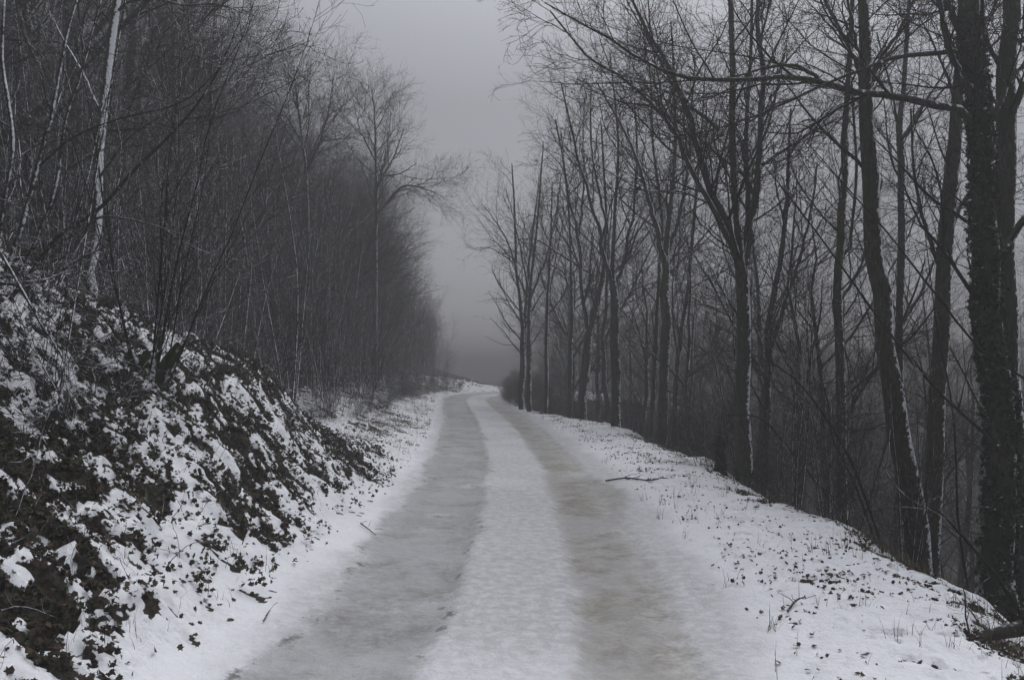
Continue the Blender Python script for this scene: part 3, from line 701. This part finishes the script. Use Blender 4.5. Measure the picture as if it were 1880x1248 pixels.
# ================================================================== thicket on the left
th_lab = "thin many-stemmed shrub in the dense thicket left of the road, specked with snow"
protos = [make_shrub(401 + k, H, ns, r, fan, th_lab, "shrubs of the thicket left of the road", dn) for k, (H, ns, r, fan, dn) in enumerate(
    [(5.6, 5, .020, .20, 1.0), (6.4, 4, .024, .14, 1.0), (4.8, 6, .016, .30, 1.1), (6.0, 5, .019, .22, 1.0), (3.6, 6, .012, .32, 1.2), (5.2, 4, .021, .16, 1.1)])]
rg = np.random.default_rng(77)
spots = []
y = 14.2
while y < 44:
    for l in (3.75, 4.4, 5.1, 6.0, 7.0, 8.4, 10.0):
        if rg.random() < (0.93 if l < 7 else 0.8):
            yy = y + rg.uniform(-.4, .4); ll = l + rg.uniform(-.35, .35)
            if l < 4.5 and yy < 15.6: continue
            cx = np.interp(yy, CLd[:, 1][:200], CLd[:, 0][:200])
            spots.append((cx - ll, yy, l))
    y += 0.85 + 0.012 * y
for k in range(34):   # behind the near bank's crest
    spots.append((rg.uniform(-9.5, -4.9), rg.uniform(10.4, 14.0), 5))
used = set(); shrubs = []
for k, (x, y, l) in enumerate(spots):
    j = rg.integers(0, 6) if l > 4.2 else rg.choice([0, 2, 3, 4, 4, 5])
    s = rg.uniform(.78, 1.12) * (1.0 if l > 4.2 else .85)
    loc = (x, y, float(gz(x, y)) - .02)
    if j not in used:
        o = protos[j]; used.add(j); o.location = loc; o.rotation_euler = (0, 0, rg.uniform(0, 6.28)); o.scale = (s, s, s)
    else:
        o = copy_tree(protos[j], loc, rg.uniform(0, 6.28), s, tilt=(rg.normal() * .05, .07 + rg.normal() * .06))
    shrubs.append(o)
print("thicket", len(spots))

# understory below the right-hand edge
ul = "thin bare understory shrub on the drop right of the road, behind the larger trunks"
cnt = 0
for k in range(75):
    y = rg.uniform(7, 40) ; e = float(edge_u(0, y)); cx = float(np.interp(y, CLd[:, 1][:200], CLd[:, 0][:200]))
    x = cx + e + rg.uniform(.5, 7.5) * (0.6 + y / 40)
    if y < 11 and x / y > .50 and x / y < .72 and rg.random() < .6: continue
    copy_tree(protos[rg.integers(0, 6)], (x, y, float(gz(x, y)) - .05), rg.uniform(0, 6.28), rg.uniform(.55, .95), label=ul, group="understory shrubs on the right-hand drop", tilt=(0, rg.normal() * .08))
    cnt += 1

# ================================================================== background beeches
gl = "tall bare beech fading into the fog on the slope above the left thicket"
gg = "tall bare trees above the left thicket"
bp = [make_beech(501, 11, .16, .28, 1.5, gl, gg, .95), make_beech(502, 9.5, .13, .22, 1.6, gl, gg), make_beech(503, 13, .18, .36, 1.35, gl, gg, .9), make_beech(504, 9, .12, .18, 1.55, gl, gg)]
bp_h = [max(v.co.z for ch in o.children for v in ch.data.vertices) for o in bp]
print("beech heights", bp_h)
for o in bp: pass
first = [True] * 4
def place_beech(x, y, h, label=None, group=None, tilt=(0, 0)):
    j = int(rg.integers(0, 4)); s = h / bp_h[j]; rz = rg.uniform(0, 6.28); loc = (x, y, float(gz(x, y)) - .1)
    if first[j] and label is None:
        o = bp[j]; o.location = loc; o.rotation_euler = (tilt[0], tilt[1], rz); o.scale = (s, s, s); first[j] = False; return o
    return copy_tree(bp[j], loc, rz, s, label=label, group=group, tilt=tilt)
# left slope: position by (lateral distance, y, scale)
left_spots = [(5.6, 19, .78), (7.2, 16.5, .85), (9, 14, .95), (11.5, 13, 1.0), (13, 17, 1.0), (6.2, 23, .80), (8.5, 21, .9), (5.2, 27, .78), (7.4, 26, .85), (10.5, 24, .95), (4.6, 31, .80),
              (6.8, 31, .85), (9.5, 30, .95), (12.5, 29, 1.0), (4.8, 35.5, .82), (7.2, 36, .9), (10, 36, 1), (4.2, 40, .75), (6.5, 41, .9), (9.5, 42, 1), (5.0, 46, .85), (8, 47, .95), (5.5, 52, .9), (15, 22, 1.05),
              (14.5, 35, 1.05), (17, 28, 1.1), (12.5, 42, 1.05), (8.6, 11.6, .8), (12, 9.5, .9), (16, 14, 1.1), (19, 20, 1.1), (22, 27, 1.15), (20, 36, 1.1)]
for q in range(16):
    yy = rg.uniform(19, 50); left_spots.append((4.8 + rg.uniform(0, 9) * (.4 + yy / 60), yy, rg.uniform(.72, .92)))
for q in range(9):
    yy = rg.uniform(23, 38); left_spots.append((4.4 + rg.uniform(0, 3.6), yy, .9))
for q in range(14):
    yy = rg.uniform(36, 48); left_spots.append((4.9 + rg.uniform(0, 3) - (yy - 36) * .05, yy, rg.uniform(.6, .9)))
for l, y, s in left_spots:
    cx = float(np.interp(y, CLd[:, 1][:200], CLd[:, 0][:200]))
    yy = y + rg.uniform(-.4, .4); xx = cx - l
    pxe = 940 + 1462 * (xx + 1.9) / yy
    if pxe > 440:
        pys = np.interp(pxe, [440, 600, 740, 775, 830, 860, 900], [-10, 120, 225, 340, 490, 600, 680]) + rg.uniform(0, 25)
        s = min(s, (CAM_H + (661 - pys) / 1462 * yy - float(gz(xx, yy))) / 16.0)
    if s < .26 or yy > 49 and l < 7: continue
    place_beech(xx, yy, s * 16, tilt=(0, .07 + rg.normal() * .03))
rl = "bare tree on the falling slope seen between the roadside trunks on the right"
right_spots = [(5.2, 14, .62), (6.8, 17, .72), (5.0, 20, .62), (8.5, 15, .78), (10, 19, .9), (7, 23, .75), (5, 26, .66), (9.5, 26, .85), (12.5, 22, 1.0), (6.5, 30, .75), (4, 33, .7), (10, 32, .9), (13.5, 29, 1.05),
               (7.5, 37, .85), (4.5, 38.5, .75), (12, 38, 1), (16, 25, 1.1), (18, 32, 1.1), (11, 12.5, .85), (14, 16, 1), (17, 19, 1.1), (20, 24, 1.2), (15, 12, .95), (9.5, 9.5, .7), (19, 14, 1.1), (8, 12, .66), (22, 30, 1.2), (25, 20, 1.2), (16, 40, 1.1), (10, 44, .9)]
for q in range(2):
    yy = rg.uniform(12, 42); right_spots.append((4.6 + rg.uniform(0, 10), yy, rg.uniform(.62, .95)))
right_spots = [q for k, q in enumerate(right_spots) if k % 4 != 3]
for l, y, s in right_spots:
    cx = float(np.interp(y, CLd[:, 1][:200], CLd[:, 0][:200]))
    place_beech(cx + l, y + rg.uniform(-.5, .5), 16 * s * rg.uniform(.85, 1.0), label=rl, group="bare trees on the falling slope", tilt=(0, -.02 + rg.normal() * .04))
# smaller trees crowding the roadside row towards the bend
rl2 = "small bare tree crowding the roadside row near the bend on the right"
for k in range(3):
    yy = rg.uniform(24, 34); cx = float(np.interp(yy, CLd[:, 1][:200], CLd[:, 0][:200])); xx = cx + float(edge_u(cx + 2, yy)) + rg.uniform(1.2, 3.6)
    pxe = 940 + 1462 * (xx - 1.3) / yy
    pys = np.interp(pxe, [880, 895, 930, 985, 1100, 1200], [560, 430, 250, 130, 40, 0]) + rg.uniform(0, 40)
    s = min(.8, (CAM_H + (661 - pys) / 1462 * yy - float(gz(xx, yy))) / 16.0)
    if s > .25: place_beech(xx, yy, s * 16, label=rl2, group="small trees in the roadside row near the bend", tilt=(0, -.05))
# far side of the bend
for x, y, s in [(14, 45, .9), (10, 44.5, .75)] + [(float(xx) + rg.uniform(-1, 1), rg.uniform(60, 71), rg.uniform(.5, .72)) for xx in list(np.arange(-22, -9, 1.4)) + list(np.arange(2.5, 22, 1.5))]:
    place_beech(x, y, s * 15, label="faint bare tree lost in the fog beyond the bend", group="faint trees beyond the bend")
if any(first): print("UNUSED beech", first)

# ================================================================== stump, log, dead wood
rg = np.random.default_rng(5)
sb = W(1322, 862, 13.0); sb[2] = gz(sb[0], sb[1])
pts = np.array([[0, 0, -.3], [0, 0, 0], [.02, 0, .25], [.0, .01, .5], [.01, 0, .62]]); rad = np.array([.12, .11, .09, .085, .045])
P, R = pad([pts], [rad], 14); V, Q = tubes(P, R, 16)
V += rg.normal(size=V.shape) * .006; top = V[:, 2] > .5; V[top, 2] += rg.uniform(-.05, .08, top.sum())
st = empty("tree_stump", tuple(sb), "short broken dark stump at the verge's edge left of the big forked tree", "stump")
mesh_obj("bark", V, Q, M_TWIGDRY, st)
a = W(1752, 1200, 4.95); b = W(1905, 1140, 5.4)
mid = (a + b) / 2
P, R = pad([[a - mid, (a - mid) * .4 + (b - mid) * .1 + np.array([0, 0, .03]), (b - mid) * .5, b - mid, (b - mid) * 3 + [0, 0, .1]]], [[.012, .03, .05, .06, .06]], 16)
V0 = tubes(P, R, 12)
lg = empty("fallen_log", tuple(mid), "dark fallen limb poking over the edge at the bottom right corner", "log")
A, AR = grow(P, R, 5, .1, .9, .5, .4, 55, 8, .05, .15, .4, rg, rmin=.002); B, BR = grow(A, AR, 6, .1, 1, .25, .4, 45, 5, .03, .2, .6, rg, rmin=.0016)
V, Q = join([V0, tubes(A, AR, 5), tubes(B, BR, 4)]); mesh_obj("limb", V, Q, M_TWIGDRY, lg)
def ground_branch(pts, r, lb, lift=.012, n=14):
    q = []
    for px, py in pts:
        # intersect the view ray with the ground
        d = 3.0
        for _ in range(400):
            w = W(px, py, d)
            if w[2] < gz(w[0], w[1]) + .02: break
            d *= 1.01
        w[2] = gz(w[0], w[1]) + lift + r; q.append(w)
    q = np.array(q); b0 = q[0].copy(); P, R = pad([q - b0], [[r, r * .8, r * .4]], n)
    A, AR = grow(P, R, 7, .1, .95, .28, .5, 40, 6, .02, .16, .6, rg, rmin=.0022); A[..., 2] = np.abs(A[..., 2] - P[0, 0, 2]) * .5 + P[0, 0, 2]
    o = empty("fallen_branch", tuple(b0), lb, "branch")
    V, Q = join([tubes(P, R, 6), tubes(A, AR, 4)]); mesh_obj("limb", V, Q, M_TWIGDRY, o)
ground_branch([(1112, 884), (1150, 880), (1190, 882), (1225, 878), (1258, 886)], .013, "dark forked fallen branch lying on the snow of the right verge")
ground_branch([(1446, 1122), (1462, 1105), (1478, 1098)], .008, "small dark broken stick lying on the right verge near the bottom")
ground_branch([(484, 1140), (492, 1128), (496, 1120)], .006, "tiny dark twig stuck in the snow at the road's left edge")
ground_branch([(662, 960), (675, 972), (690, 984)], .007, "dark twig lying at the left verge beside the grey rut")

# ================================================================== leaf litter, brambles, grass
def bank_pts(n, x0, x1, y0, y1, dens):
    P = []
    while len(P) < n:
        x = rg.uniform(x0, x1, 20000); y = rg.uniform(y0, y1, 20000) ; u = road_u(x, y)
        w = dens(x, y, u); k = rg.random(20000) < w
        P += list(np.stack([x[k], y[k], u[k]], 1))
    return np.array(P[:n])
def zg(x, y, u):
    s = snow_mask(x, y, u); o = sm(1.7, 2.2, np.abs(u))
    return height(x, y, u) + o * ((s - .5) * .045)
def onbank_f(x, y, u):
    l = -u; ye = np.maximum(12.6 + np.clip((l - 2.0), 0, 9) * -1.55, 9.3)
    return (y < ye + .3)
d_bank = lambda x, y, u: np.where((u < -1.65) & onbank_f(x, y, u), (1 - snow_mask(x, y, u)) * .9 + .06 * sm(1.65, 2.4, -u), 0)
p = bank_pts(62000, -7.0, -1.6, 2.6, 12.8, d_bank)
z = zg(p[:, 0], p[:, 1], p[:, 2]) + .018 + .16 * np.abs(fbm(p[:, 0], p[:, 1], 1.9, 57, 3)) * (p[:, 1] < 14) + rg.random(len(p)) ** 2.0 * (.07 + .12 * sm(0, .4, fbm(p[:, 0], p[:, 1], 2.5, 240, 2)))
nrm = np.column_stack([np.full(len(p), .5), np.full(len(p), -.15), np.ones(len(p))]) + rg.normal(size=(len(p), 3)) * .75
green = rg.random(len(p)) < .42 + .3 * (fbm(p[:, 0], p[:, 1], 1.2, 200, 2) > .1)
P3 = np.column_stack([p[:, 0], p[:, 1], z])
b1 = leaf_batch(P3[~green], nrm[~green], .042, rg, (.014, .010, .007), (.085, .056, .032), tintp=2.2)
b2 = leaf_batch(P3[green], nrm[green], .034, rg, (.010, .015, .006), (.045, .06, .022), tintp=1.6)
V, Fc, C = cat_leaves([b1, b2])
prop(mesh_obj("leaf_litter", V, Fc, M_LEAF, smooth=False, attrs={"tint": C}), "dead brown leaves and dark green bramble leaves poking through snow on the left bank", "leaves", None, "stuff")
# single leaves on the white verges
def d_verge(x, y, u):
    e = edge_u(x, y); r = u - e
    cl = sm(.0, .45, fbm(x, y, 2.4, 210, 3))
    return np.where((u > 1.5) & (r < 1.2), (np.exp(-(r / .35) ** 2) * .8 + .22 * sm(1.4, 2.4, u)) * (.16 + .84 * cl), 0)
p = bank_pts(15000, -1.2, 6.0, 3.0, 30, d_verge)
z = height(p[:, 0], p[:, 1], p[:, 2]) + .012 + rg.random(len(p)) * .014
P3 = np.column_stack([p[:, 0], p[:, 1], z])
V1 = leaf_batch(P3, np.column_stack([np.zeros(len(p)), np.zeros(len(p)), np.ones(len(p))]) + rg.normal(size=(len(p), 3)) * .6, .033, rg, (.014, .011, .008), (.09, .06, .033), tintp=1.6)
d_l = lambda x, y, u: np.where((u < -1.5) & (u > -3.2), .3 * sm(1.5, 2.6, -u) * sm(-.1, .4, fbm(x, y, 2.0, 220, 3)), 0)
p = bank_pts(2600, -5, -1.4, 3.0, 24, d_l); z = height(p[:, 0], p[:, 1], p[:, 2]) + .02 + rg.random(len(p)) * .015
V2 = leaf_batch(np.column_stack([p[:, 0], p[:, 1], z]), rg.normal(size=(len(p), 3)) * .8 + [0, 0, 1], .036, rg, (.014, .011, .008), (.06, .04, .022), tintp=2)
V, Fc, C = cat_leaves([V1, V2])
prop(mesh_obj("scattered_leaves", V, Fc, M_LEAF, smooth=False, attrs={"tint": C}), "single dead leaves lying on the snow of both verges", "leaves", None, "stuff")

def blades(p3, h, w, rg, lo, hi, lean=.6):
    n = len(p3); az = rg.uniform(0, 6.28, n); d = np.column_stack([np.cos(az), np.sin(az), np.zeros(n)]); sd_ = np.column_stack([-np.sin(az), np.cos(az), np.zeros(n)])
    hh = h * rg.uniform(.4, 1.2, n)[:, None]; ln = (lean * rg.uniform(.1, 1.4, n))[:, None]
    ks = [0, .35, .7, 1.0]; V = []
    for k in ks:
        c = p3 + d * hh * ln * k * k * 1.1 + np.array([0, 0, 1]) * hh * (k - .38 * ln * k * k)
        ww = w * (1 - .85 * k); V += [c - sd_ * ww, c + sd_ * ww]
    V = np.stack(V, 1); o = np.arange(n)[:, None] * 8
    Q = np.concatenate([o + np.array([[0, 1, 3, 2]]), o + np.array([[2, 3, 5, 4]]), o + np.array([[4, 5, 7, 6]])], 0)
    t = rg.random((n, 1)); C = np.repeat(np.asarray(lo)[None] * (1 - t) + np.asarray(hi)[None] * t, 8, 0)
    return V.reshape(-1, 3), Q, C
def d_grass(x, y, u):
    l = -u; ye = np.maximum(12.6 + np.clip((l - 2.0), 0, 9) * -1.55, 9.3)
    cl = sm(.05, .4, fbm(x, y, 1.1, 230, 3)); e = edge_u(x, y); r = u - e
    a = np.where((l > 1.7) & (l < 4.6) & (y > 13.2), .9 * cl * sm(1.7, 2.4, l) + .06, 0)
    a = np.where((l > 1.9) & (y > 30), .9 * sm(1.9, 2.5, l), a)
    b = np.where((l > 1.9) & (y < 13), .14 * cl + .05, 0)
    c = np.where((u > 0) & (r < .8), .8 * np.exp(-((r - .1) / .28) ** 2) * (.25 + cl), 0)
    c = c + np.where((u > 1.5) & (r < 0), .09 * cl + .015, 0)
    return a + b + c
p = bank_pts(42000, -7, 6, 2.8, 42, d_grass); z = height(p[:, 0], p[:, 1], p[:, 2]) - .01
# gather blades in tufts
tuft = rg.integers(0, 3800, len(p)); p3 = np.column_stack([p[:, 0], p[:, 1], z]); base_t = p3[tuft] + np.column_stack([rg.normal(size=(len(p), 2)) * .035, np.zeros(len(p))])
use = rg.random(len(p)) < .75; q3 = np.where(use[:, None], base_t, p3)
V, Q, C = blades(q3, .17, .0022, rg, (.05, .04, .02), (.16, .13, .07))
prop(mesh_obj("withered_grass", V, Q, M_GRASS, smooth=False, attrs={"tint": C}), "withered grass tufts along both road verges", "grass", None, "stuff")

# bramble runners and dead stalks over the near bank and along the edges
rg2 = np.random.default_rng(91)
def stalks(n, reg, Lr, name, lb, r=.0022):
    p = bank_pts(n, *reg); z = height(p[:, 0], p[:, 1], p[:, 2])
    K = 9; C = np.empty((n, K, 3)); C[:, 0] = np.column_stack([p[:, 0], p[:, 1], z - .02])
    d = unit(np.column_stack([rg2.normal(size=(n, 2)) * .55, np.ones(n)])); ln = Lr * rg2.uniform(.35, 1.3, n)
    for k in range(1, K):
        C[:, k] = C[:, k - 1] + d * (ln / (K - 1))[:, None]
        d = d + rg2.normal(size=(n, 3)) * .13; d[:, 2] -= .16 * (ln > Lr * .7); d = unit(d)
    R = (r * rg2.uniform(.7, 1.5, n))[:, None] * np.linspace(1, .4, K)[None]
    S, SR = grow(C, R, 7, .3, 1, .13, .5, 45, 4, .03, .15, .7, rg2, rmin=.0011)
    V, Q = join([tubes(C, R, 4), tubes(S, SR, 3)])
    prop(mesh_obj(name, V, Q, M_TWIG), lb, "stalks", None, "stuff")
stalks(900, (-7, -1.8, 2.6, 12.8, lambda x, y, u: np.where((u < -2.2) & onbank_f(x, y, u), .5, 0)), .45, "bramble_runners", "thin dark bramble runners and dead stalks over the snowy left bank")
stalks(900, (-8, 5.5, 4, 40, lambda x, y, u: np.where((u > 0) & (np.abs(u - edge_u(x, y) - .15) < .4), .6, 0) + np.where((u < -2.4) & (u > -4.4) & (y > 13.8), .25, 0)), .38, "dead_stalks", "dead herb stalks along the verge edges")
# tangled low brush on the near bank's upper part (dark brambles)
stalks(900, (-7.5, -3.2, 5.5, 10.0, lambda x, y, u: np.where((u < -3.3) & onbank_f(x, y, u), .5, 0)), .8, "bramble_thicket", "tangled dark bramble stems high on the left bank", r=.003)

# low bushes lining both verges
lbp = [make_shrub(451, 1.5, 9, .008, .55, "low snow-dusted bush on the left verge in front of the thicket", "low bushes on the left verge", 2.2, name="low_bush"),
       make_shrub(452, 1.9, 8, .009, .42, "low dark bush along the right verge's edge between the trunks", "low bushes along the right verge edge", 2.0, name="low_bush")]
def put(p, first, x, y, s):
    loc = (x, y, float(gz(x, y)) - .03); rz = rg.uniform(0, 6.28)
    if first: p.location = loc; p.rotation_euler = (0, 0, rz); p.scale = (s, s, s)
    else: copy_tree(p, loc, rz, s)
lw = [(-3.7, 15.5, .5), (-3.4, 17.4, .45), (-3.3, 19.4, .5), (-3.5, 22, .5), (-3.7, 25, .55), (-3.9, 27.5, .6), (-4.0, 30, .7), (-4.2, 32, .75), (-4.2, 34, .8), (-4.0, 36.5, .8), (-3.8, 38.5, .8), (-3.4, 40.5, .7), (-2.9, 42, .6)]
for k, (x, y, s) in enumerate(lw): put(lbp[0], k == 0, x, y, s)
k = 0
for y in np.linspace(13, 37, 34):
    x = float(np.interp(y, CLd[:, 1][:200], CLd[:, 0][:200])) + float(edge_u(1, y)) + rg.uniform(-.1, 1.5)
    put(lbp[1], k == 0, x, y + rg.uniform(-.3, .3), rg.uniform(.5, .95)); k += 1
for x, y, s in [(-.2, 34.5, .6), (0, 33, .6), (-.3, 36, .5), (.2, 31.5, .6), (-.1, 37.5, .55), (.3, 35.2, .8), (.5, 33.2, .8), (.5, 37, .8), (.9, 38.5, .9)]: put(lbp[1], False, x, y, s)

# ================================================================== fog
def box(name, lo, hi, mat):
    (x0, y0, z0), (x1, y1, z1) = lo, hi
    V = np.array([[x, y, z] for z in (z0, z1) for y in (y0, y1) for x in (x0, x1)], float)
    Q = np.array([[0, 2, 3, 1], [4, 5, 7, 6], [0, 1, 5, 4], [2, 6, 7, 3], [0, 4, 6, 2], [1, 3, 7, 5]])
    return mesh_obj(name, V, Q, mat, smooth=False)
hm = bpy.data.materials.new("fog_air"); hm.use_nodes = True; ht = hm.node_tree; ht.nodes.clear()
pv = ht.nodes.new("ShaderNodeVolumePrincipled"); ou = ht.nodes.new("ShaderNodeOutputMaterial")
pv.inputs["Density"].default_value = 0.0205; pv.inputs["Color"].default_value = (.235, .235, .238, 1); pv.inputs["Anisotropy"].default_value = 0.45
ht.links.new(pv.outputs[0], ou.inputs["Volume"])
zlo = float(Z.min()) - 1.0
hz = box("haze", (-46, -11, zlo), (46, 80, 27.5), hm)
prop(hz, "thick winter fog", "fog", None, "stuff")
bpy.context.view_layer.update()
mz = 0
for o in sc.objects:
    if o.type == 'MESH' and o is not hz:
        bb = [o.matrix_world @ Vector(c) for c in o.bound_box]; q = max(c.z for c in bb)
        if q > mz: mz = q; mo = (o.name, o.parent.name if o.parent else "", o.parent.location[:] if o.parent else "", o.parent.scale[0] if o.parent else 0)
print("top", mz, mo, "bottom", Z.min(), "objects", len(sc.objects))
